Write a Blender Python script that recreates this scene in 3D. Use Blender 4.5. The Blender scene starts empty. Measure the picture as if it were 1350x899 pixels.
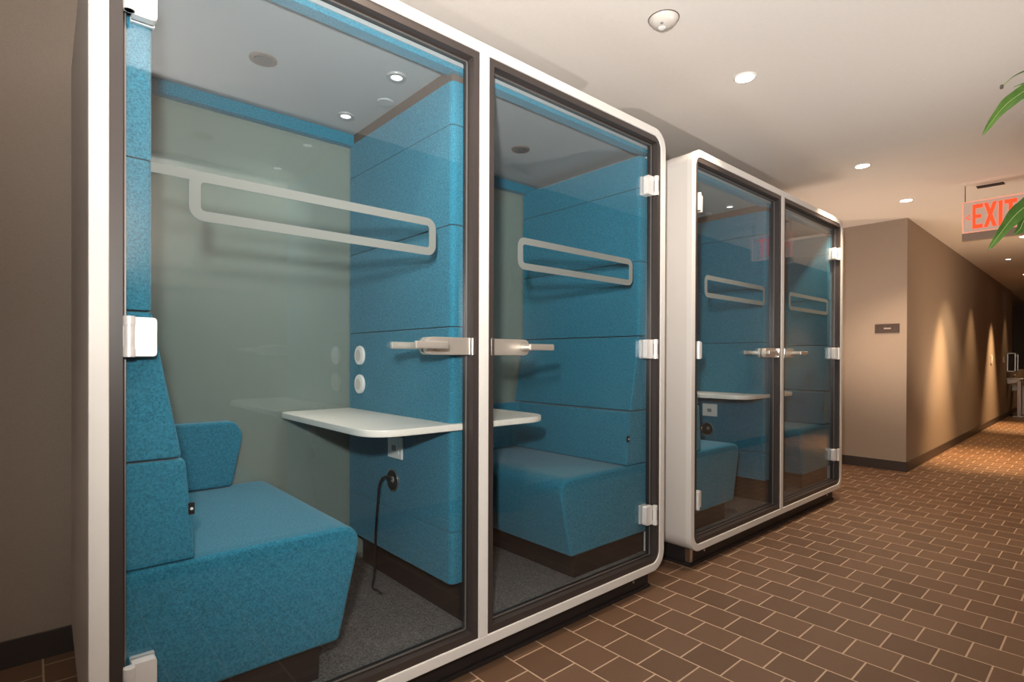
import bpy, bmesh, math, random
from mathutils import Vector, Matrix, noise
random.seed(4)
SC = bpy.context.scene
COL = SC.collection
PI = math.pi

# ------------------------------------------------------------------ materials
def srgb(r, g, b):
    def f(c):
        c /= 255.0
        return c/12.92 if c <= 0.04045 else ((c+0.055)/1.055)**2.4
    return (f(r), f(g), f(b), 1.0)

MATS = {}
def mat(name, col, rough=0.5, metal=0.0, spec=0.5, emit=None, estr=0.0, coat=0.0):
    m = bpy.data.materials.new(name); m.use_nodes = True
    b = m.node_tree.nodes['Principled BSDF']
    b.inputs['Base Color'].default_value = col
    b.inputs['Roughness'].default_value = rough
    b.inputs['Metallic'].default_value = metal
    b.inputs['Specular IOR Level'].default_value = spec
    if coat: b.inputs['Coat Weight'].default_value = coat
    if emit:
        b.inputs['Emission Color'].default_value = emit
        b.inputs['Emission Strength'].default_value = estr
    MATS[name] = m
    return m

def nodes(m):
    return m.node_tree.nodes, m.node_tree.links, m.node_tree.nodes['Principled BSDF']

def add_noise(m, c1, c2, scale, detail=2.0, lo=0.35, hi=0.65, bump=0.0, bdist=0.001, rough=0.6):
    """two-tone noise in object space for colour (and bump)"""
    N, L, b = nodes(m)
    tc = N.new('ShaderNodeTexCoord')
    no = N.new('ShaderNodeTexNoise'); no.inputs['Scale'].default_value = scale
    no.inputs['Detail'].default_value = detail; no.inputs['Roughness'].default_value = rough
    L.new(tc.outputs['Object'], no.inputs['Vector'])
    cr = N.new('ShaderNodeValToRGB')
    cr.color_ramp.elements[0].position = lo; cr.color_ramp.elements[0].color = c1
    cr.color_ramp.elements[1].position = hi; cr.color_ramp.elements[1].color = c2
    L.new(no.outputs['Fac'], cr.inputs['Fac'])
    L.new(cr.outputs['Color'], b.inputs['Base Color'])
    if bump:
        bp = N.new('ShaderNodeBump'); bp.inputs['Strength'].default_value = bump
        bp.inputs['Distance'].default_value = bdist
        L.new(no.outputs['Fac'], bp.inputs['Height']); L.new(bp.outputs['Normal'], b.inputs['Normal'])
    return m

fabric = mat('teal_felt', (0.03, 0.2, 0.3, 1), 0.95, spec=0.15)
add_noise(fabric, (0.011, 0.105, 0.168, 1), (0.044, 0.240, 0.345, 1), 190, 3, 0.33, 0.67, 0.5, 0.002, 0.8)
fabric.node_tree.nodes['Principled BSDF'].inputs['Sheen Weight'].default_value = 0.15
white = mat('white_lacquer', (0.70, 0.675, 0.64, 1), 0.35)
shellm = mat('pale_shell_laminate', (0.64, 0.605, 0.57, 1), 0.42)
dark = mat('dark_bronze_anodised', (0.042, 0.032, 0.029, 1), 0.38, spec=0.5)
seal = mat('black_rubber_seal', (0.012, 0.011, 0.012, 1), 0.45)
edgem = mat('bronze_edge_profile', (0.22, 0.19, 0.17, 1), 0.35, metal=.5)
gaskm = mat('bronze_gasket', (0.030, 0.025, 0.023, 1), 0.3)
plinthm = mat('black_plinth', (0.018, 0.014, 0.014, 1), 0.5)
steel = mat('brushed_steel', (0.72, 0.69, 0.66, 1), 0.28, metal=1.0)
nickel = mat('satin_nickel', (0.66, 0.61, 0.55, 1), 0.42, metal=0.75)
hingem = mat('satin_white_metal', (0.80, 0.78, 0.76, 1), 0.38, metal=0.35)
chrome = mat('polished_chrome', (0.85, 0.85, 0.85, 1), 0.12, metal=1.0)
tablem = mat('white_laminate_top', (0.80, 0.75, 0.68, 1), 0.35)
plastic = mat('white_plastic', (0.78, 0.77, 0.74, 1), 0.35)
blackp = mat('black_plastic', (0.012, 0.012, 0.013, 1), 0.3)
greyp = mat('grey_plastic', (0.25, 0.25, 0.25, 1), 0.4)
liner = mat('booth_ceiling_panel', (0.30, 0.32, 0.325, 1), 0.8, spec=0.2)
taupem = mat('taupe_matte', (0.11, 0.085, 0.07, 1), 0.7, spec=0.2)
filmm = mat('frosted_grey_film', (0.155, 0.170, 0.162, 1), 0.75, spec=0.2)
carpet = mat('charcoal_carpet', (0.06, 0.055, 0.052, 1), 1.0, spec=0.0)
add_noise(carpet, (0.022, 0.022, 0.023, 1), (0.30, 0.285, 0.275, 1), 190, 4, 0.3, 0.72, 0.8, 0.004, 0.8)
wallm = mat('taupe_wall_paint', (0.33, 0.265, 0.215, 1), 0.85, spec=0.2)
add_noise(wallm, (0.315, 0.252, 0.203, 1), (0.345, 0.28, 0.228, 1), 160, 3, 0.3, 0.7, 0.12, 0.0008)
ceilm = mat('ceiling_paint', (0.70, 0.655, 0.61, 1), 0.9, spec=0.15)
add_noise(ceilm, (0.69, 0.645, 0.60, 1), (0.71, 0.665, 0.62, 1), 60, 2, 0.3, 0.7)
basem = mat('dark_vinyl_base', (0.045, 0.034, 0.031, 1), 0.45)
plaque = mat('brown_plaque', (0.055, 0.036, 0.030, 1), 0.45)
plaqueg = mat('plaque_lettering', (0.45, 0.40, 0.38, 1), 0.4)
lampm = mat('lit_lamp_lens', (0.9, 0.88, 0.82, 1), 0.4, emit=(1, 0.93, 0.82, 1), estr=14.0)
podlamp = mat('lit_booth_lamp_lens', (0.8, 0.8, 0.8, 1), 0.4, emit=(0.92, 0.97, 1, 1), estr=1.6)
signface = mat('exit_sign_panel', (0.66, 0.55, 0.47, 1), 0.35, emit=(1.0, 0.66, 0.50, 1), estr=0.12)
signedge = mat('exit_sign_lit_edge', (0.8, 0.45, 0.35, 1), 0.3, emit=(1.0, 0.30, 0.18, 1), estr=0.55)
signred = mat('exit_sign_red', (0.55, 0.02, 0.006, 1), 0.4, emit=(1.0, 0.085, 0.012, 1), estr=0.95)
signbar = mat('exit_sign_bronze', (0.30, 0.21, 0.155, 1), 0.45)
black = mat('matte_black', (0.010, 0.009, 0.009, 1), 0.6)
leafm = mat('glossy_leaf', (0.07, 0.18, 0.03, 1), 0.42)
add_noise(leafm, (0.045, 0.115, 0.018, 1), (0.125, 0.235, 0.050, 1), 14, 3, 0.3, 0.7)
ribm = mat('leaf_midrib', (0.30, 0.42, 0.14, 1), 0.45)
stemm = mat('plant_stem', (0.12, 0.09, 0.05, 1), 0.7)
add_noise(stemm, (0.09, 0.065, 0.035, 1), (0.17, 0.13, 0.07, 1), 60, 3)
budm = mat('dry_leaf_tip', (0.085, 0.07, 0.045, 1), 0.7)
soil = mat('potting_soil', (0.03, 0.02, 0.014, 1), 1.0)
add_noise(soil, (0.018, 0.012, 0.008, 1), (0.06, 0.04, 0.028, 1), 120, 4, bump=0.6, bdist=0.004)
potm = mat('charcoal_planter', (0.05, 0.048, 0.046, 1), 0.55)
darkglass = mat('unlit_window_glass', (0.004, 0.004, 0.006, 1), 0.06)
domeW = mat('detector_plastic', (0.62, 0.57, 0.52, 1), 0.3)

def floor_material():
    m = mat('brown_quarry_tile', (0.1, 0.07, 0.05, 1), 0.5)
    N, L, b = nodes(m)
    geo = N.new('ShaderNodeNewGeometry')
    sep = N.new('ShaderNodeSeparateXYZ'); L.new(geo.outputs['Position'], sep.inputs[0])
    ax = N.new('ShaderNodeMath'); ax.operation = 'ADD'; ax.inputs[1].default_value = 0.564+0.158*40
    ay = N.new('ShaderNodeMath'); ay.operation = 'ADD'; ay.inputs[1].default_value = -1.332+0.1622*60
    L.new(sep.outputs['Y'], ax.inputs[0]); L.new(sep.outputs['X'], ay.inputs[0])
    cmb = N.new('ShaderNodeCombineXYZ'); L.new(ax.outputs[0], cmb.inputs[0]); L.new(ay.outputs[0], cmb.inputs[1])
    br = N.new('ShaderNodeTexBrick')
    br.offset = 0.5; br.offset_frequency = 2; br.squash = 1.0
    br.inputs['Scale'].default_value = 1.0
    br.inputs['Brick Width'].default_value = 0.158
    br.inputs['Row Height'].default_value = 0.1622
    br.inputs['Mortar Size'].default_value = 0.0034
    br.inputs['Mortar Smooth'].default_value = 0.25
    br.inputs['Bias'].default_value = 0.0
    br.inputs['Color1'].default_value = (0.110, 0.058, 0.031, 1)
    br.inputs['Color2'].default_value = (0.148, 0.080, 0.044, 1)
    br.inputs['Mortar'].default_value = (0.46, 0.32, 0.22, 1)
    L.new(cmb.outputs[0], br.inputs['Vector'])
    no = N.new('ShaderNodeTexNoise'); no.inputs['Scale'].default_value = 220; no.inputs['Detail'].default_value = 4
    L.new(geo.outputs['Position'], no.inputs['Vector'])
    mx = N.new('ShaderNodeMix'); mx.data_type = 'RGBA'; mx.blend_type = 'OVERLAY'
    mx.inputs[0].default_value = 0.35
    L.new(br.outputs['Color'], mx.inputs[6]); L.new(no.outputs['Color'], mx.inputs[7])
    hs = N.new('ShaderNodeHueSaturation'); hs.inputs['Saturation'].default_value = 0.98
    L.new(mx.outputs[2], hs.inputs['Color'])
    L.new(hs.outputs['Color'], b.inputs['Base Color'])
    rr = N.new('ShaderNodeMapRange'); rr.inputs[3].default_value = 0.42; rr.inputs[4].default_value = 0.62
    L.new(no.outputs['Fac'], rr.inputs[0]); L.new(rr.outputs[0], b.inputs['Roughness'])
    b.inputs['Specular IOR Level'].default_value = 0.4
    inv = N.new('ShaderNodeMath'); inv.operation = 'MULTIPLY_ADD'; inv.inputs[1].default_value = -1.0; inv.inputs[2].default_value = 1.0
    L.new(br.outputs['Fac'], inv.inputs[0])
    ad = N.new('ShaderNodeMath'); ad.operation = 'MULTIPLY_ADD'; ad.inputs[1].default_value = 0.25
    L.new(no.outputs['Fac'], ad.inputs[0]); L.new(inv.outputs[0], ad.inputs[2])
    bp = N.new('ShaderNodeBump'); bp.inputs['Strength'].default_value = 0.5; bp.inputs['Distance'].default_value = 0.0015
    L.new(ad.outputs[0], bp.inputs['Height']); L.new(bp.outputs['Normal'], b.inputs['Normal'])
    return m
floorm = floor_material()

def glass_material(name, tint, r0=0.05, milk=0.0, milkcol=(0.5, 0.55, 0.5, 1)):
    """clear architectural pane: see-through, with Schlick reflection on both faces"""
    m = bpy.data.materials.new(name); m.use_nodes = True
    N, L = m.node_tree.nodes, m.node_tree.links
    N.clear()
    out = N.new('ShaderNodeOutputMaterial')
    tr = N.new('ShaderNodeBsdfTransparent'); tr.inputs[0].default_value = tint
    gl = N.new('ShaderNodeBsdfGlossy'); gl.inputs['Roughness'].default_value = 0.0
    gl.inputs['Color'].default_value = (0.95, 0.97, 1.0, 1)
    lw = N.new('ShaderNodeLayerWeight'); lw.inputs['Blend'].default_value = 0.5
    pw = N.new('ShaderNodeMath'); pw.operation = 'POWER'; pw.inputs[1].default_value = 5.0
    L.new(lw.outputs['Facing'], pw.inputs[0])
    ma = N.new('ShaderNodeMath'); ma.operation = 'MULTIPLY_ADD'; ma.inputs[1].default_value = 1-r0; ma.inputs[2].default_value = r0
    L.new(pw.outputs[0], ma.inputs[0])
    base = tr.outputs[0]
    if milk:
        df = N.new('ShaderNodeBsdfDiffuse'); df.inputs[0].default_value = milkcol
        mm = N.new('ShaderNodeMixShader'); mm.inputs[0].default_value = milk
        L.new(tr.outputs[0], mm.inputs[1]); L.new(df.outputs[0], mm.inputs[2]); base = mm.outputs[0]
    mi = N.new('ShaderNodeMixShader')
    L.new(ma.outputs[0], mi.inputs[0]); L.new(base, mi.inputs[1]); L.new(gl.outputs[0], mi.inputs[2])
    L.new(mi.outputs[0], out.inputs['Surface'])
    MATS[name] = m
    return m
glass = glass_material('clear_door_glass', (0.965, 0.985, 0.99, 1), 0.040)
backglass = glass_material('green_tinted_back_glass', (0.86, 0.93, 0.90, 1), 0.065, 0.42, (0.36, 0.42, 0.38, 1))

# ------------------------------------------------------------------ mesh helpers
def bev(bm, geom, off, seg=2):
    if off > 0:
        bmesh.ops.bevel(bm, geom=geom, offset=off, segments=seg, profile=0.5, affect='EDGES', clamp_overlap=True)

class MB:
    def __init__(s): s.bm = bmesh.new()
    def _merge(s, b):
        me = bpy.data.meshes.new('tmp'); b.to_mesh(me); b.free(); s.bm.from_mesh(me); bpy.data.meshes.remove(me)
    def box(s, x0, x1, y0, y1, z0, z1, b=0.0, seg=2):
        t = bmesh.new()
        bmesh.ops.create_cube(t, size=1.0)
        for v in t.verts:
            v.co = Vector(((x0+x1)/2+v.co.x*(x1-x0), (y0+y1)/2+v.co.y*(y1-y0), (z0+z1)/2+v.co.z*(z1-z0)))
        bev(t, list(t.edges), b, seg); s._merge(t); return s
    def prism(s, pts, axis, a, b_, b=0.0, seg=2, vert_b=None):
        """polygon pts (2D) extruded along axis from a to b_.  axis 'y': pts=(x,z); 'x': (y,z); 'z': (x,y)"""
        t = bmesh.new()
        def P(p, w):
            return {'y': (p[0], w, p[1]), 'x': (w, p[0], p[1]), 'z': (p[0], p[1], w)}[axis]
        A = [t.verts.new(P(p, a)) for p in pts]; B = [t.verts.new(P(p, b_)) for p in pts]
        n = len(pts)
        f1 = t.faces.new(A); f2 = t.faces.new(list(reversed(B)))
        for i in range(n):
            t.faces.new((A[i], B[i], B[(i+1) % n], A[(i+1) % n]))
        bmesh.ops.recalc_face_normals(t, faces=list(t.faces))
        if b:
            ed = list(set(f1.edges) | set(f2.edges)); bev(t, ed, b, seg)
        s._merge(t); return s
    def ring(s, x0, x1, z0, z1, r, off, ri, y0, y1, n=8, taper=0.0, b=0.0):
        """rounded rectangular hollow frame in the xz plane, from y0 to y1"""
        t = bmesh.new()
        o = rrect(x0, x1, z0, z1, r, n); i = rrect(x0+off, x1-off, z0+off, z1-off, ri, n)
        o2 = rrect(x0+taper, x1-taper, z0+taper*.4, z1-taper, r, n)
        O1 = [t.verts.new((p[0], y0, p[1])) for p in o]; I1 = [t.verts.new((p[0], y0, p[1])) for p in i]
        O2 = [t.verts.new((p[0], y1, p[1])) for p in o2]; I2 = [t.verts.new((p[0], y1, p[1])) for p in i]
        m = len(o); fr = []
        for k in range(m):
            j = (k+1) % m
            t.faces.new((O1[k], O1[j], I1[j], I1[k])); t.faces.new((O2[j], O2[k], I2[k], I2[j]))
            t.faces.new((O1[j], O1[k], O2[k], O2[j])); t.faces.new((I1[k], I1[j], I2[j], I2[k]))
        bmesh.ops.recalc_face_normals(t, faces=list(t.faces))
        if b:
            S = set(O1) | set(I1)
            ed = [e for e in t.edges if (e.verts[0] in O1 and e.verts[1] in O1) or (e.verts[0] in I1 and e.verts[1] in I1)]
            bev(t, ed, b, 2)
        s._merge(t); return s
    def cyl(s, c, axis, r, h, n=32, b=0.0, r2=None):
        """cylinder centred at c along axis ('x','y','z') of full height h"""
        t = bmesh.new()
        bmesh.ops.create_cone(t, cap_ends=True, cap_tris=False, segments=n, radius1=r, radius2=r if r2 is None else r2, depth=h)
        if b:
            ed = [e for e in t.edges if abs(e.verts[0].co.z-e.verts[1].co.z) < 1e-6]; bev(t, ed, b, 2)
        R = {'z': Matrix(), 'x': Matrix.Rotation(PI/2, 4, 'Y'), 'y': Matrix.Rotation(PI/2, 4, 'X')}[axis]
        bmesh.ops.transform(t, matrix=Matrix.Translation(c) @ R, verts=list(t.verts)); s._merge(t); return s
    def lathe(s, prof, c, n=40):
        """profile [(r,z)] turned about vertical axis at c"""
        t = bmesh.new(); rings = []
        for r, z in prof:
            if r < 1e-6: rings.append([t.verts.new((c[0], c[1], c[2]+z))])
            else: rings.append([t.verts.new((c[0]+r*math.cos(2*PI*k/n), c[1]+r*math.sin(2*PI*k/n), c[2]+z)) for k in range(n)])
        for a, b_ in zip(rings, rings[1:]):
            for k in range(n):
                j = (k+1) % n
                if len(a) == 1 and len(b_) == 1: continue
                if len(a) == 1: t.faces.new((a[0], b_[k], b_[j]))
                elif len(b_) == 1: t.faces.new((a[k], a[j], b_[0]))
                else: t.faces.new((a[k], a[j], b_[j], b_[k]))
        bmesh.ops.recalc_face_normals(t, faces=list(t.faces)); s._merge(t); return s
    def tube(s, pts, r, n=10):
        P = smooth_path(pts); t = bmesh.new(); rings = []
        up = Vector((0.13, 0.27, 1)).normalized()
        for k, p in enumerate(P):
            d = (P[min(k+1, len(P)-1)]-P[max(k-1, 0)]).normalized()
            a = d.cross(up); a = a.normalized() if a.length > 1e-4 else Vector((1, 0, 0)); b_ = d.cross(a)
            rr = r(k/(len(P)-1)) if callable(r) else r
            rings.append([t.verts.new(p+a*rr*math.cos(2*PI*q/n)+b_*rr*math.sin(2*PI*q/n)) for q in range(n)])
        for A, B in zip(rings, rings[1:]):
            for q in range(n): t.faces.new((A[q], A[(q+1) % n], B[(q+1) % n], B[q]))
        t.faces.new(rings[0]); t.faces.new(list(reversed(rings[-1])))
        bmesh.ops.recalc_face_normals(t, faces=list(t.faces)); s._merge(t); return s
    def build(s, name, m, parent=None, smooth=True):
        me = bpy.data.meshes.new(name)
        if parent is not None:
            w = world_loc(parent)
            bmesh.ops.translate(s.bm, verts=list(s.bm.verts), vec=-w)
        s.bm.to_mesh(me); s.bm.free()
        ms = m if isinstance(m, (list, tuple)) else [m]
        for q in ms: me.materials.append(q)
        if smooth:
            me.polygons.foreach_set('use_smooth', [True]*len(me.polygons))
            me.set_sharp_from_angle(angle=math.radians(32))
        o = bpy.data.objects.new(name, me); COL.objects.link(o)
        if smooth:
            wn = o.modifiers.new('face_weighting', 'WEIGHTED_NORMAL'); wn.keep_sharp = True; wn.weight = 100
        if parent is not None: o.parent = parent
        return o

def world_loc(o):
    v = Vector((0, 0, 0))
    while o is not None: v += o.location; o = o.parent
    return v

def rrect(x0, x1, z0, z1, r, n=8):
    pts = []      # r: one radius, or (left, right) radii
    rl, rr_ = r if isinstance(r, tuple) else (r, r)
    for cx, cz, a0, r in ((x1-rr_, z0+rr_, -PI/2, rr_), (x1-rr_, z1-rr_, 0, rr_), (x0+rl, z1-rl, PI/2, rl), (x0+rl, z0+rl, PI, rl)):
        for k in range(n+1):
            a = a0+PI/2*k/n; pts.append((cx+r*math.cos(a), cz+r*math.sin(a)))
    return pts

def rpoly(pts, rad, n=6):
    """round the corners of a polygon; rad = one radius or a list"""
    out = []; m = len(pts)
    for i in range(m):
        r = rad[i] if isinstance(rad, (list, tuple)) else rad
        p = Vector(pts[i]); a = Vector(pts[i-1])-p; b = Vector(pts[(i+1) % m])-p
        if r <= 0: out.append(tuple(p)); continue
        ang = a.angle(b); d = min(r/math.tan(ang/2), a.length*.49, b.length*.49)
        q0 = p+a.normalized()*d; q1 = p+b.normalized()*d
        for k in range(n+1):
            t = k/n; out.append(tuple(q0*(1-t)**2+p*2*t*(1-t)+q1*t*t))
    return out

def smooth_path(pts, k=8):
    P = [Vector(p) for p in pts]; out = []
    for i in range(len(P)-1):
        p0 = P[max(i-1, 0)]; p1 = P[i]; p2 = P[i+1]; p3 = P[min(i+2, len(P)-1)]
        for j in range(k):
            t = j/k
            out.append(0.5*((2*p1)+(p2-p0)*t+(2*p0-5*p1+4*p2-p3)*t*t+(3*p1-p0-3*p2+p3)*t**3))
    out.append(P[-1]); return out

def tag(o, label, cat, group=None):
    o['label'] = label; o['category'] = cat
    if group: o['group'] = group
    return o
def thing(name, label, cat, loc, group=None):
    o = bpy.data.objects.new(name, None); COL.objects.link(o); o.location = loc
    o.empty_display_size = 0.1
    return tag(o, label, cat, group)
def struct(o):
    o['kind'] = 'structure'; return o

# ------------------------------------------------------------------ room shell
ZC = 2.5305
YB, YF = 1.164, -1.62          # wall behind the booths, wall behind the camera
XL, XS, XE = -3.6, 6.51, 19.0
YS = -0.061                    # outer corner of the stub wall
TA = math.tan(math.radians(0.7419))
def ycw(x): return YS+(x-XS)*TA   # face of the far corridor wall
struct(MB().box(XL-.2, XE+.2, YF-.2, YB+.2, -0.08, 0.0).build('floor', floorm, smooth=False))
struct(MB().box(XL-.2, XE+.2, YF-.2, YB+.2, ZC, ZC+.1).build('ceiling', ceilm, smooth=False))
struct(MB().box(XL-.2, XS, YB, YB+.15, 0, ZC).build('wall_back', wallm, smooth=False))
struct(MB().prism([(XS, YS), (XS+.15, YS+.15*TA), (XS+.15, YB+.15), (XS, YB+.15)], 'z', 0, ZC).build('wall_stub', wallm, smooth=False))
XW0, XW1, ZW = 15.1, 18.6, 0.90   # dark opening far down the corridor
struct(MB().prism([(XS+.15, ycw(XS+.15)), (XW0, ycw(XW0)), (XW0, ycw(XW0)+.15), (XS+.15, ycw(XS+.15)+.15)], 'z', 0, ZC)
       .prism([(XW0, ycw(XW0)), (XW1, ycw(XW1)), (XW1, ycw(XW1)+.15), (XW0, ycw(XW0)+.15)], 'z', 0, ZW)
       .prism([(XW1, ycw(XW1)), (XE+.2, ycw(XE+.2)), (XE+.2, ycw(XE+.2)+.15), (XW1, ycw(XW1)+.15)], 'z', 0, ZC)
       .build('wall_corridor', wallm, smooth=False))
struct(MB().prism([(XW0, ycw(XW0)+.03), (XW1, ycw(XW1)+.03), (XW1, ycw(XW1)+.09), (XW0, ycw(XW0)+.09)], 'z', ZW, ZC)
       .build('window_1', darkglass, smooth=False))
struct(MB().box(XL-.2, XE+.2, YF-.15, YF, 0, ZC).build('wall_front', wallm, smooth=False))
struct(MB().box(XL-.15, XL, YF, YB, 0, ZC).build('wall_left', wallm, smooth=False))
struct(MB().box(XE, XE+.15, YF, YB+.2, 0, ZC).build('wall_right', wallm, smooth=False))
ZB = 0.0984
struct(MB().box(XL, XS, YB-.012, YB, 0, ZB, .002).build('baseboard_back', basem))
struct(MB().box(XS-.010, XS, YS-.010, YB-.012, 0, ZB, .002).build('baseboard_stub', basem))
struct(MB().prism([(XS, YS-.010), (XE, ycw(XE)-.010), (XE, ycw(XE)), (XS, YS)], 'z', 0, ZB).build('baseboard_corridor', basem))
struct(MB().box(XL, XE, YF, YF+.012, 0, ZB, .002).build('baseboard_front', basem))

# ------------------------------------------------------------------ glass meeting booths
SEAMS = [0.31, 0.497, 1.2315, 1.595, 1.951, 2.108]
ZFT, ZFB = 2.2329, 0.0924       # top / bottom of the white front frame
FW = 0.038                      # its face width
CARP = 0.155
BL = 26

def make_booth(x0, x1, xm, label, group, full=True):
    T = thing('meeting_booth', label, 'booth', (x0, 0, 0), group)
    xc = (x0+x1)/2
    # white front frame with its central post
    f = MB().ring(x0, x1, ZFB, ZFT, 0.09, FW, 0.055, 0.0, 0.03, 10, b=0.004)
    f.box(xm-.0205, xm+.0205, 0.001, 0.066, ZFB+.03, ZFT-.03, .002)
    f.build('front_frame', white, T)
    # outer shell
    MB().ring(x0+.0015, x1-.0015, ZFB+.001, ZFT-.0015, 0.089, 0.026, 0.06, 0.03, 0.95, 10, taper=0.012).build('shell', shellm, T)
    # plinth, rubber pad, corner levelling brackets
    p = MB().box(x0+.072, x1-.068, 0.047, 0.88, 0.016, ZFB+.004, .003).box(x0+.06, x1-.06, 0.038, 0.89, 0.0, 0.016, .003)
    p.build('plinth', plinthm, T)
    for bx in (x0+.069,):
        MB().box(bx, bx+.026, 0.0435, 0.075, 0.02, ZFB-.002, .002).build('levelling_bracket', steel, T)
    for bx in (x0+.22, x1-.19):
        MB().cyl((bx, 0.0455, 0.055), 'y', 0.006, 0.004, 16).build('plinth_screw', steel, T)
    # inner floor and ceiling
    MB().box(x0+.028, x1-.028, 0.055, 0.945, ZFB+.028, CARP).build('carpet', carpet, T)
    MB().box(x0+.028, x1-.028, 0.06, 0.94, 2.15, 2.19).build('ceiling_panel', liner, T)
    # back glass
    MB().box(x0+.03, x1-.03, 0.912, 0.922, CARP, 2.15).build('back_glass', backglass, T, smooth=False)
    # fabric strips under the ceiling, front and back
    MB().box(x0+.03, x1-.03, 0.868, 0.910, 2.098, 2.15, .004).build('header_strip', fabric, T)
    MB().box(x0+.03, x1-.03, 0.064, 0.112, 2.132, 2.20, .003).build('header_strip', fabric, T)
    # side linings (upholstered panels stacked with seams)
    for sx, sgn in ((x0, 1), (x1, -1)):
        s = MB()
        for a, b_ in zip(SEAMS[2:], SEAMS[3:]):
            xa, xb = sorted((sx+sgn*.030, sx+sgn*.127))
            s.prism(rpoly([(xa, .062), (xb, .062), (xb, .905), (xa, .905)], [.018, .018, .006, .006], 4), 'z', a+.001, b_-.001, .004)
        s.build('side_panel', fabric, T)
    # partition between the two booths
    xl, xr = xm-.087, xm+.087
    s = MB()
    for a, b_ in zip(SEAMS, SEAMS[1:]):
        s.prism(rpoly([(xl, .078), (xr, .078), (xr, .905), (xl, .905)], [.024, .024, .006, .006], 5), 'z', a+.001, b_-.001, .005)
    P = s.build('partition', fabric, T)
    MB().box(xl+.003, xr-.003, .085, .90, 2.107, 2.1495).build('gap_fill_strip', taupem, T)  # solid strip whose taupe colour stands in for the dark gap above the partition
    MB().box(xm-.02, xm+.02, .075, .90, CARP, 0.312).build('partition_base', plinthm, T)
    # benches
    for sx, sgn, xin in ((x0, 1, xl), (x1, -1, xr)):
        B = bpy.data.objects.new('bench', None); COL.objects.link(B); B.parent = T
        X = lambda v: sx+sgn*v
        seat = rpoly([(X(.030), .264), (X(.604), .264), (X(.684), .606), (X(.030), .606)], [0, .02, .068, 0], 8)
        MB().prism(seat, 'y', .066, .905, .014, 3).build('seat', fabric, B)
        lo = rpoly([(X(.030), .608), (X(.221), .608), (X(.198), .864), (X(.030), .864)], [0, .008, .014, 0], 4)
        up = rpoly([(X(.030), .868), (X(.191), .868), (X(.140), 1.15), (X(.127), 1.2295), (X(.030), 1.2295)], [0, .010, .03, .01, 0], 4)
        bk = MB().prism(lo, 'y', .066, .905, .010, 3).prism(up, 'y', .066, .905, .010, 3).build('backrest', fabric, B)
        tx = X(.2105)
        MB().prism(rpoly([(tx-.007, .722), (tx+.007, .722), (tx+.007, .752), (tx-.007, .752)], .003), 'y', .060, .068, .001).build('tag', blackp, bk)
        MB().cyl((tx, .0595, .737), 'y', .0035, .002, 12).build('tag_dot', plastic, bk)
        wedge = rpoly([(X(.15), .609), (X(.505), .609), (X(.545), .81), (X(.520), .866), (X(.15), .866)], [0, .02, .04, .045, 0], 5)
        MB().prism(wedge, 'y', .845, .908, .012, 3).build('rear_cushion', fabric, B)
        xa, xb = sorted((X(.032), X(.552)))
        MB().box(xa, xb, .098, .90, CARP-.003, .266).build('bench_base', plinthm, B)
    # table crossing the partition
    t = rpoly([(xm-.405, .060), (xm+.405, .060), (xm+.405, .905), (xm-.405, .905)], [.13, .13, .05, .05], 10)
    tb = MB().prism(t, 'z', .863, .887, .004).build('table', tablem, T)
    for c in (xm-.24, xm+.24):
        MB().box(min(c, c+.15 if c < xm else c-.15), max(c, c+.15 if c < xm else c-.15), .40, .46, .848, .864, .002).build('table_bracket', nickel, tb)
    # power socket plate, cable grommet
    o = MB().box(xl-.009, xl, .41, .522, .712, .80, .003).build('socket', plastic, T)
    MB().box(xl-.0115, xl-.008, .43, .502, .730, .782, .002).build('socket_insert', plastic, o)
    MB().box(xl-.013, xl-.011, .450, .482, .742, .766, .001).build('socket_port', greyp, o)
    g = MB().cyl((xl-.003, .485, .62), 'x', .047, .012, 40, .003).build('grommet_ring', steel, T)
    MB().cyl((xl-.0085, .485, .62), 'x', .041, .006, 40, .002).build('grommet_core', blackp, g)
    MB().cyl((xl-.011, .475, .625), 'x', .012, .006, 20, .001).build('grommet_hub', greyp, g)
    if full:
        for z in (1.131, 1.002):
            d = MB().cyl((xl-.006, .785, z), 'x', .043, .014, 40, .004).build('control_disc', plastic, T)
            MB().cyl((xl-.013, .785, z), 'x', .026, .004, 32, .001).build('disc_button', domeW, d)
    # lamps, sensor and vents in the booth ceiling
    for dx, dy, kind in ((-.20, .27, 1), (-.20, .70, 1), (-.135, .475, 2), (-.60, .475, 0), (.60, .475, 0)):
        x = xm+dx
        if kind == 1:
            q = MB().lathe([(.021, -.001), (.021, -.006), (.033, -.006), (.036, 0), (.03, .006)], (x, dy, 2.15)).build('booth_lamp', greyp, T)
            MB().cyl((x, dy, 2.1475), 'z', .021, .004, 32).build('lamp_lens', podlamp, q)
            L = bpy.data.lights.new('booth_lamp_beam', 'SPOT'); L.energy = BL; L.color = (1, .95, .88)
            L.spot_size = math.radians(84); L.spot_blend = 1.0; L.shadow_soft_size = .022
            lo_ = bpy.data.objects.new('booth_lamp_beam', L); COL.objects.link(lo_)
            lo_.location = (x-x0, dy, 2.142); lo_.rotation_euler = (0, math.radians(34), 0); lo_.parent = T
        elif kind == 2:
            MB().cyl((x, dy, 2.1465), 'z', .034, .007, 32, .002).build('motion_sensor', liner, T)
        else:
            q = MB().cyl((x, dy, 2.1475), 'z', .045, .005, 36, .0015).build('air_vent', taupem, T)
            MB().cyl((x, dy, 2.144), 'z', .03, .003, 32, .001).build('vent_cover', seal, q)
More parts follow.
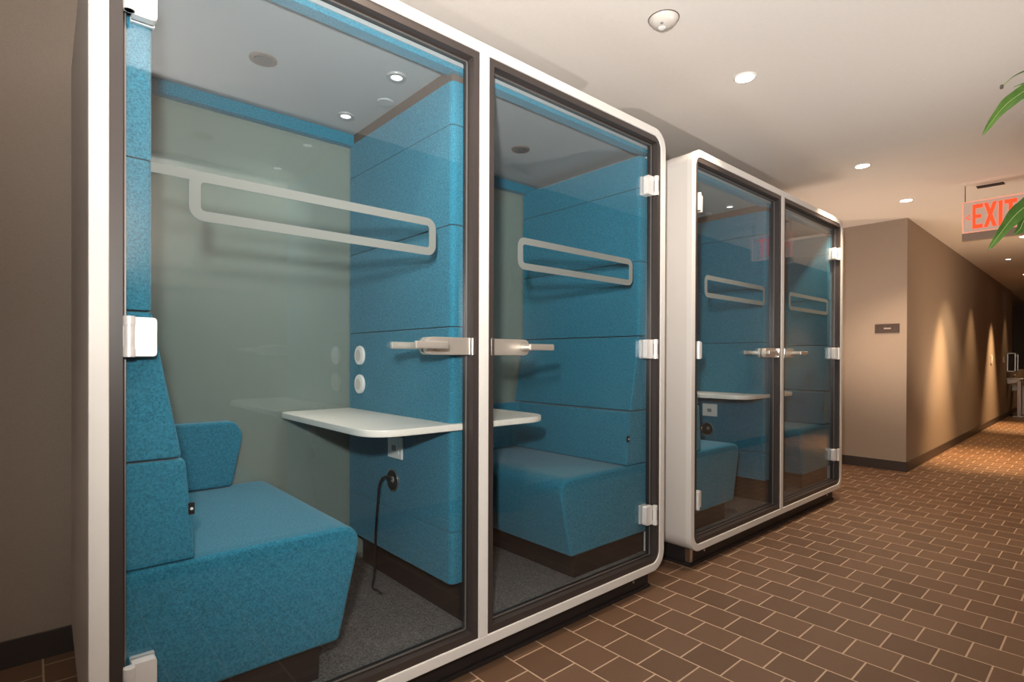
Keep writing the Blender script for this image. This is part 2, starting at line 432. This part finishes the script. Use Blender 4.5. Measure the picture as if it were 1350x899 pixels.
    # doors
    for a, b_, hinge in ((x0+FW, xm-.0205, -1), (xm+.0205, x1-FW, 1)):
        zb, zt = ZFB+FW, ZFT-FW
        D = MB()
        D.ring(a-.001, b_+.001, zb-.001, zt+.001, (.05, .002) if hinge < 0 else (.002, .05), .027, .004, .006, .066, 8, b=.0015)
        D = D.build('door', dark, T)
        g0, g1, h0, h1 = a+.030, b_-.030, zb+.030, zt-.034
        MB().ring(a+.025, b_-.025, zb+.025, zt-.025, .006, .006, .006, .033, .061, 3).build('gasket', gaskm, D)
        MB().prism(rrect(g0, g1, h0, h1, .006, 3), 'y', .040, .049).build('glass_pane', glass, D, smooth=False)
        MB().ring(a+.0305, b_-.0305, zb+.0305, zt-.0305, .006, .0035, .004, .035, .0395, 3).build('edge_profile', edgem, D)
        # frosted marker outline on the glass
        if hinge < 0: m0, m1 = a+.162, b_-.160
        else: m0, m1 = a+.172, b_-.178
        if full or True:
            F = MB().ring(m0, m1, 1.463, 1.587, .034, .026, .010, .0382, .0398, 8)
            if hinge < 0 and full:
                F.box(g0+.052, m0+.020, .0384, .0396, 1.5625, 1.5865)
            F.build('marker_film', filmm, D)
        # three hinges
        for hz in (1.957, 1.167, .362):
            hx = a+.0285 if hinge < 0 else b_-.0285
            k = MB().cyl((hx+(-hinge)*.008, .004, hz), 'z', .0105, .094, 24, .001)
            for q in (-1, 1):
                k.cyl((hx+(-hinge)*.008, .004, hz+q*.036), 'z', .0118, .022, 24, .001)
            lx0, lx1 = sorted((hx-hinge*.014, hx-hinge*.064))
            k.prism(rpoly([(lx0, hz-.046), (lx1, hz-.046), (lx1, hz+.046), (lx0, hz+.046)], [.003, .010, .010, .003] if hinge < 0 else [.010, .003, .003, .010], 5), 'y', .014, .040, .002)
            k.prism(rpoly([(lx0, hz-.046), (lx1, hz-.046), (lx1, hz+.046), (lx0, hz+.046)], .004, 5), 'y', .049, .061, .002)
            fx0, fx1 = sorted((hx, hx+hinge*.004))
            k.box(fx0, fx1, .002, .02, hz-.046, hz+.046, .002)
            k.build('hinge', hingem, D)
        # lock case with lever, both sides
        e = b_-.030 if hinge < 0 else a+.030
        s = hinge
        hzc = 1.161
        px0, px1 = e-.004*s*0, e+s*.180
        pts = rpoly([(e, hzc-.030), (px1, hzc-.030), (px1, hzc+.030), (e, hzc+.030)] if s > 0 else
                    [(px1, hzc-.030), (e, hzc-.030), (e, hzc+.030), (px1, hzc+.030)],
                    [.003, .026, .026, .003] if s > 0 else [.026, .003, .003, .026], 6)
        k = MB().prism(pts, 'y', .014, .040, .003).prism(pts, 'y', .049, .064, .003)
        nx = e+s*.145
        k.cyl((nx, -.012, hzc), 'y', .0125, .05, 24, .001).cyl((nx, .085, hzc), 'y', .0125, .05, 24, .001)
        for yy0, yy1 in ((-.046, -.033), (.105, .118)):
            q0, q1 = sorted((nx-s*.012, nx+s*.112))
            k.box(q0, q1, yy0, yy1, hzc-.011, hzc+.013, .004)
        k.build('handle', nickel, D)
        # strike block on the frame beside the lock case
        u0, u1 = sorted((e-s*.002, e-s*.014))
        MB().box(u0, u1, .002, .030, hzc-.032, hzc+.032, .002).build('strike_plate', chrome, D)
    return T

G = 'two-bay glass front meeting booths'
make_booth(0.0943, 2.3355, 1.2004, 'nearer white framed glass meeting booth at left, large in view, teal benches inside', None)
make_booth(2.5813, 4.8634, 3.7185, 'farther white framed glass meeting booth beside the tan stub wall, smaller in view', None, full=False)

# charging cable hanging out of the grommet in the near booth
xl = 1.2004-.087
cb = MB().tube([(xl-.012, .478, .626), (xl-.035, .500, .634), (xl-.043, .525, .600), (xl-.034, .560, .50), (xl-.026, .590, .39),
                (xl-.024, .60, .27), (xl-.03, .60, .19), (xl-.045, .585, .166), (xl-.05, .56, .1615), (xl-.045, .53, .1612), (xl-.05, .505, .1612)], .0052, 8)
cb.cyl((xl-.05, .496, .162), 'y', .0075, .02, 14, .001)
cb = cb.build('charging_cable', blackp)
tag(cb, 'thin black cable hanging from the round grommet below the booth table to the carpet', 'cable')
MB().cyl((xl-.0505, .483, .162), 'y', .0072, .009, 14, .001).build('connector_tip', chrome, cb)

# ------------------------------------------------------------------ ceiling things
def downlight(x, y, label, r=.05, power=0, size=100, blend=.6, col=(1, .80, .60), lens=lampm):
    d = thing('downlight', label, 'ceiling light', (x, y, ZC), 'recessed ceiling downlights')
    MB().lathe([(r*.86, .004), (r*.88, -.004), (r*1.0, -.005), (r*1.12, -.001), (r*1.12, 0.001)], (x, y, ZC)).build('trim_ring', plastic, d)
    MB().cyl((x, y, ZC-.0025), 'z', r*.87, .004, 32, .001).build('lens', lens, d)
    if power:
        L = bpy.data.lights.new('downlight_beam', 'SPOT'); L.energy = power; L.color = col
        L.spot_size = math.radians(size); L.spot_blend = blend; L.shadow_soft_size = r*.8
        o = bpy.data.objects.new('downlight_beam', L); COL.objects.link(o)
        o.location = (0, 0, -.02); o.parent = d
    return d
PW = 105
downlight(2.67, -.235, 'lit round downlight in ceiling above the near booth, nearest of the visible ones', power=PW*.65)
downlight(4.521, -.229, 'lit round downlight in ceiling above the far booth', power=PW)
downlight(5.784, -.211, 'small lit round downlight in ceiling just before the tan stub wall', power=PW*.9, col=(1, .74, .50))
downlight(8.45, -.74, 'tiny lit downlight in ceiling beyond the exit sign, at the right edge', power=PW, col=(1, .72, .42))
downlight(.82, -.235, 'lit round downlight above the left bay of the near booth, outside the picture', power=22)
downlight(-1.05, -.235, 'lit round downlight left of the near booth, outside the picture', power=22)
warm = (1.0, .62, .30)
for i, (x, d) in enumerate(((8.1, .46), (10.2, .40), (12.2, .42), (14.0, .35))):
    downlight(x, ycw(x)-d, ('warm wall-washing downlight above the brightest scallop on the corridor wall',
              'warm downlight over the dim middle of the corridor wall', 'warm wall-washing downlight above the second bright scallop on the corridor wall',
              'warm downlight over the drinking fountain')[i], r=.03, power=(800, 150, 900, 50)[i], size=(58, 66, 58, 66)[i], blend=1.0, col=warm)
downlight(16.5, -.75, 'warm downlight at the far end of the corridor, outside the picture', power=60, size=120, col=warm)

dm = thing('occupancy_sensor', 'pale domed ceiling sensor at the top of the picture, left of the nearest downlight', 'sensor', (1.962, -.228, ZC))
c = (1.962, -.228, ZC)
MB().lathe([(.0, -.030), (.022, -.029), (.040, -.024), (.053, -.014), (.059, -.004), (.061, 0), (.061, .001)], c).build('dome', domeW, dm)
MB().lathe([(.061, -.003), (.0625, -.003), (.0635, .0), (.061, .001)], c).build('shadow_ring', taupem, dm)
MB().lathe([(0, -.034), (.012, -.033), (.017, -.028), (.017, -.022)], (c[0]+.006, c[1]+.012, c[2])).build('lens', plastic, dm)
MB().lathe([(0, -.031), (.006, -.030), (.008, -.024), (.008, -.018)], (c[0]-.022, c[1]-.006, c[2])).build('status_light', greyp, dm)

MB_ = MB().prism([(5.735, -.695), (5.745, -.862), (5.825, -.862), (5.815, -.695)], 'z', ZC-.004, ZC+.002)
sl = thing('ceiling_slot', 'short black slot in the ceiling directly above the exit sign', 'air vent', (5.81, -.77, ZC))
MB_.build('slot_opening', black, sl)
MB().box(5.775, 5.785, -.845, -.71, ZC-.007, ZC-.003).build('slot_blade', basem, sl)

# ------------------------------------------------------------------ exit sign (faces the camera end of the corridor)
xs = 5.65
ye, yt, z0, z1 = -.626, -1.02, 2.146, 2.392
S = thing('exit_sign', 'lit red EXIT sign hanging from the ceiling in front of the corridor', 'sign', (xs, -.82, ZC))
MB().prism(rrect(yt, ye, z0, z1, .012, 4), 'x', xs, xs+.030, .002).build('panel', signface, S)
# illuminated rim
t = MB(); t.ring(yt-.003, ye+.003, z0-.003, z1+.003, .014, .007, .008, 0, .034, 4)
for v in t.bm.verts: v.co = Vector((xs-.004+v.co.y, v.co.x, v.co.z))
bmesh.ops.recalc_face_normals(t.bm, faces=list(t.bm.faces)); t.build('rim', signedge, S)
MB().box(xs-.006, xs+.036, yt-.004, ye+.004, z0-.066, z0-.004, .003).build('base_trim', signbar, S)
for yy in (ye-.012, yt+.012):
    MB().cyl((xs+.012, yy, (z1+ZC)/2), 'z', .003, ZC-z1, 10).build('hanger_rod', taupem, S)
for yy in (ye-.012, yt+.012):
    MB().cyl((xs+.012, yy, ZC-.004), 'z', .012, .008, 20, .001).build('canopy', ceilm, S)
def letter(polys, ya, w, name):
    m = MB()
    lz0, lz1 = 2.172, 2.364; H_ = lz1-lz0
    for pl in polys:
        pts = [(ya-p[0]*w, lz0+p[1]*H_) for p in pl]
        m.prism(pts, 'x', xs-.007, xs-.0005)
    m.build(name, signred, S, smooth=False)
w = .062
s_ = .30
letter([[(0, 0), (s_, 0), (s_, 1), (0, 1)], [(s_, .84), (1, .84), (1, 1), (s_, 1)], [(s_, .43), (.86, .43), (.86, .57), (s_, .57)], [(s_, 0), (1, 0), (1, .16), (s_, .16)]], -.688, w, 'letter_e')
letter([[(0, 0), (.30, 0), (1, 1), (.70, 1)], [(.70, 0), (1, 0), (.66, .5), (.5, .27)], [(.5, .72), (.34, .5), (0, 1), (.30, 1)]], -.757, .078, 'letter_x')
letter([[(0, 0), (1, 0), (1, 1), (0, 1)]], -.846, .022, 'letter_i')
letter([[(.34, 0), (.66, 0), (.66, .84), (.34, .84)], [(0, .84), (1, .84), (1, 1), (0, 1)]], -.880, .072, 'letter_t')
m = MB()
m.prism([(-.672, 2.290), (-.672, 2.282), (-.648, 2.266), (-.640, 2.266)], 'x', xs-.006, xs-.0005)
m.prism([(-.640, 2.266), (-.648, 2.266), (-.672, 2.250), (-.672, 2.242)], 'x', xs-.006, xs-.0005)
m.build('arrow', signred, S, smooth=False)

# ------------------------------------------------------------------ small things on the far walls
pq = thing('room_sign', 'small dark brown room sign plate on the tan stub wall', 'sign', (XS, .105, 1.435))
MB().box(XS-.010, XS, .000, .212, 1.390, 1.480, .002).build('plate', plaque, pq)
m = MB()
for k in range(7):   # illegible run of tiny raised characters
    y = .132-k*.0088
    m.box(XS-.0115, XS-.0095, y-.0066, y, 1.430, 1.444)
m.build('lettering', plaqueg, pq, smooth=False)

def on_wall(x): return ycw(x)
ws = thing('wall_switch', 'small white switch on the corridor wall beside the second bright scallop', 'switch', (12.2, on_wall(12.2), 1.12))
y = on_wall(12.2)
MB().box(12.14, 12.26, y-.012, y, 1.06, 1.20, .004).build('plate', plastic, ws)
MB().box(12.18, 12.22, y-.020, y-.010, 1.10, 1.16, .003).build('rocker', plastic, ws)
ws2 = thing('door_reader', 'little pale card reader on the corridor wall just before the drinking fountain', 'card reader', (13.75, on_wall(13.75), 1.12))
y = on_wall(13.75)
MB().box(13.71, 13.79, y-.02, y, 1.07, 1.19, .005).build('case', plastic, ws2)
MB().box(13.73, 13.77, y-.024, y-.018, 1.14, 1.17, .002).build('indicator', greyp, ws2)

def fountain(x, ztop, label, filler):
    y = on_wall(x)-.002
    F = thing('drinking_fountain', label, 'drinking fountain', (x, y, 0), 'steel drinking fountains')
    # basin: shallow dish with rolled rim, open trap column below
    pts = rpoly([(x, y), (x+.44, y), (x+.44, y-.30), (x, y-.30)], [0, 0, .08, .08], 6)
    MB().prism(pts, 'z', ztop-.022, ztop, .008, 3).build('basin', steel, F)
    MB().lathe([(0, -.008), (.09, -.004), (.115, .003), (.125, .006), (.128, .0)], (x+.22, y-.155, ztop)).build('bowl', chrome, F)
    MB().prism(rpoly([(y, ztop-.02), (y-.22, ztop-.02), (y-.12, ztop-.10), (y, ztop-.12)], [0, .01, .02, 0], 3), 'x', x+.06, x+.38, .006).build('apron', nickel, F)
    MB().tube([(x+.08, y-.10, ztop), (x+.08, y-.10, ztop+.05), (x+.08, y-.13, ztop+.07), (x+.08, y-.16, ztop+.06)], .010, 10).build('spout', chrome, F)
    MB().cyl((x+.34, y-.302, ztop-.011), 'y', .009, .012, 20, .002).build('push_button', greyp, F)
    MB().box(x+.14, x+.26, y-.20, y-.14, .02, ztop-.06, .006).build('pedestal', nickel, F)
    MB().box(x+.10, x+.30, y-.24, y-.08, .0, .025, .006).build('foot', steel, F)
    if filler:
        B = MB(); za, zb_ = ztop+.12, ztop+.49; xa, xb = x+.02, x+.42; e = .020
        for q0 in (xa, xb-e):
            for r0 in (y-.13, y-e): B.box(q0, q0+e, r0, r0+e, za, zb_, .003)
        for q1 in (za, zb_-e):
            B.box(xa, xb, y-.13, y, q1, q1+e, .003)
        q = B.build('bottle_filler', steel, F)
        MB().box(xa+.006, xb-.006, y-.10, y-.006, za+.01, zb_-.01).build('filler_recess', black, q)
        MB().cyl((x+.22, y-.115, zb_-.05), 'z', .010, .06, 16, .002).build('filler_nozzle', chrome, q)
fountain(14.25, .77, 'steel drinking fountain with bottle filler on the far corridor wall, the taller one', True)
fountain(15.05, .60, 'lower steel drinking fountain at the right edge beyond the bottle filler', False)

# ------------------------------------------------------------------ potted plant at the right, leaves reaching into the picture
pc = Vector((2.66, -1.455, 0))
PL = thing('potted_plant', 'tall leafy potted plant standing just outside the right edge, green leaves reaching in', 'plant', pc)
MB().lathe([(0, 0), (.105, 0), (.112, .01), (.135, .30), (.138, .32), (.128, .32), (.124, .29), (0, .29)], pc).build('planter', potm, PL)
MB().lathe([(0, .302), (.06, .300), (.124, .292)], pc).build('soil', soil, PL)
stems = [([(0, 0, .29), (.01, .01, .8), (-.02, .03, 1.3), (-.06, .06, 1.75), (-.08, .09, 2.0)], .011),
         ([(.03, -.03, .29), (.05, -.02, .8), (.04, .0, 1.2), (.01, .03, 1.55)], .010),
         ([(-.03, .02, .29), (-.03, .0, .7), (.0, -.02, 1.1), (.05, -.03, 1.5)], .009)]
for pts, r in stems:
    MB().tube([pc+Vector(p) for p in pts], lambda t, r=r: r*(1-.55*t), 10).build('stem', stemm, PL)
def leaf(pts, w, nrm=(0.3, 0.2, 1), curl=.25, m=leafm, name='leaf', fold=.25):
    """lanceolate blade along a path: pointed, slightly folded along the midrib, with thickness"""
    P = smooth_path(pts, 7); n = len(P); t = bmesh.new(); rows = []
    up = Vector(nrm).normalized(); ribpts = []
    for k, p in enumerate(P):
        u = k/(n-1)
        d = (P[min(k+1, n-1)]-P[max(k-1, 0)]).normalized()
        a = d.cross(up).normalized(); nn = a.cross(d).normalized()
        hw = w*(math.sin(PI*min(1, u**.75))**.8+.03)*(1+.04*math.sin(u*23))
        row = []
        for s in (-1, -.5, 0, .5, 1):
            row.append(t.verts.new(p+a*hw*s+nn*(abs(s)*hw*fold-.0*s)))
        rows.append(row); ribpts.append(p+nn*.0012)
    for A, B in zip(rows, rows[1:]):
        for q in range(4): t.faces.new((A[q], A[q+1], B[q+1], B[q]))
    bmesh.ops.recalc_face_normals(t, faces=list(t.faces))
    bmesh.ops.solidify(t, geom=list(t.faces), thickness=.0009)
    mb = MB(); mb._merge(t)
    o = mb.build(name, m, PL)
    MB().tube(ribpts[::3]+[ribpts[-1]], lambda u: .0022*(1-.75*u), 6).build('midrib', ribm, o)
    return o
top = pc+Vector((-.08, .09, 2.0))
V = Vector
leaf([top, V((2.53, -1.325, 2.050)), V((2.475, -1.262, 2.005)), V((2.440, -1.222, 1.955)), V((2.407, -1.186, 1.882))], .0215, (-.55, -.75, .55))
leaf([top+V((0, 0, .02)), V((2.545, -1.315, 2.115)), V((2.515, -1.280, 2.098)), V((2.484, -1.252, 2.078)), V((2.460, -1.228, 2.046))], .010, (.1, .0, 1), name='leaf', m=leafm)
MB().lathe([(0, -.008), (.004, -.006), (.0052, 0), (.004, .006), (0, .009)], (2.459, -1.2275, 2.046), 14).build('leaf_tip', budm, PL)
leaf([top+V((.01, -.02, -.05)), V((2.56, -1.32, 2.068)), V((2.52, -1.275, 2.060)), V((2.492, -1.255, 2.046))], .005, (0, .1, 1))
mid = pc+Vector((-.02, .045, 1.62))
leaf([mid, V((2.565, -1.325, 1.665)), V((2.510, -1.274, 1.630)), V((2.470, -1.238, 1.572)), V((2.428, -1.200, 1.494))], .027, (-.55, -.75, .45))
leaf([mid+V((0, 0, -.02)), V((2.575, -1.335, 1.640)), V((2.52, -1.285, 1.602)), V((2.503, -1.272, 1.565)), V((2.487, -1.258, 1.545))], .022, (-.7, -.7, .1))
for k in range(14):     # the rest of the crown, outside the picture
    a = k*2.4; z = 1.45+.045*k; r0 = pc+V((-.03+.02*math.cos(k), .03, z))
    ang = -1.15+.22*((k*5) % 11)   # fan to the right of the view and towards the corridor end
    d = V((math.cos(ang*.5-.1), -.12+.10*math.sin(a), 0)).normalized()
    L = .24+.05*math.sin(k*1.7)
    leaf([r0, r0+d*L*.35+V((0, 0, .07)), r0+d*L*.72+V((0, 0, .05)), r0+d*L+V((0, 0, -.05))], .02, (0, 0, 1))

# ------------------------------------------------------------------ light
def light(name, kind, loc, power, col, **kw):
    L = bpy.data.lights.new(name, kind); L.energy = power; L.color = col
    for k, v in kw.items(): setattr(L, k, v)
    o = bpy.data.objects.new(name, L); COL.objects.link(o); o.location = loc
    return o
# the photographer's flash, on the camera, with its small diffuser
fl = light('camera_flash', 'SPOT', (-.06, -1.46, 1.36), 150, (1, .97, .92), shadow_soft_size=.035, spot_size=math.radians(112), spot_blend=1.0)
fl.rotation_euler = V((.74, .68, -.05)).to_track_quat('-Z', 'Y').to_euler()
# its main head, turned up to bounce off the ceiling
bf = light('bounce_spot', 'SPOT', (-.05, -1.44, 1.50), 315, (1, .97, .93), shadow_soft_size=.05, spot_size=math.radians(158), spot_blend=1.0)
bf.rotation_euler = V((.66, .36, 1)).to_track_quat('-Z', 'Y').to_euler()
# added unseen heads brightening the far ceiling and walls, one behind the far booth
for nm, loc, pw, col, aim, cone in (('bounce_spot', (3.0, -1.50, .80), 68, (1, .93, .86), (-.10, .58, 1), 120),
                                    ('bounce_spot', (7.6, -1.45, .30), 120, (1, .70, .45), (.1, .50, 1), 125),
                                    ('bounce_spot', (5.50, .20, .70), 90, (1, .76, .58), (.35, -.25, 1), 165)):
    b_ = light(nm, 'SPOT', loc, pw, col, shadow_soft_size=.45 if loc[1] > 0 else .03, spot_size=math.radians(cone), spot_blend=1.0)
    b_.rotation_euler = V(aim).to_track_quat('-Z', 'Y').to_euler()
w = bpy.data.worlds.new('World'); SC.world = w; w.use_nodes = True
w.node_tree.nodes['Background'].inputs[0].default_value = (1, .95, .9, 1)
w.node_tree.nodes['Background'].inputs[1].default_value = 0.0

# ------------------------------------------------------------------ camera
cam = bpy.data.cameras.new('Camera'); co = bpy.data.objects.new('Camera', cam); COL.objects.link(co)
F_, YAW, PITCH, ROLL, SX, SY = 717.4465, 41.7637, -0.2492, 0.192, 5.4153, 25.9675
a = math.radians(YAW); fw = V((math.sin(a), math.cos(a), 0)); rt = V((math.cos(a), -math.sin(a), 0)); up = V((0, 0, 1))
t = math.radians(PITCH); fw2 = fw*math.cos(t)+up*math.sin(t); up2 = up*math.cos(t)-fw*math.sin(t)
r = math.radians(ROLL); rt3 = rt*math.cos(r)+up2*math.sin(r); up3 = up2*math.cos(r)-rt*math.sin(r)
M = Matrix(((rt3.x, up3.x, -fw2.x, 0), (rt3.y, up3.y, -fw2.y, -1.5125), (rt3.z, up3.z, -fw2.z, 1.12), (0, 0, 0, 1)))
co.matrix_world = M
cam.sensor_width = 36; cam.sensor_fit = 'HORIZONTAL'
cam.lens = F_*36/1350
cam.shift_x = -SX/1350; cam.shift_y = SY/1350
cam.clip_start = 0.02; cam.clip_end = 100
SC.camera = co
SC.view_settings.view_transform = 'Standard'
SC.view_settings.look = 'None'
SC.view_settings.gamma = 1.0
SC.view_settings.use_curve_mapping = False
SC.view_settings.exposure = 0.0
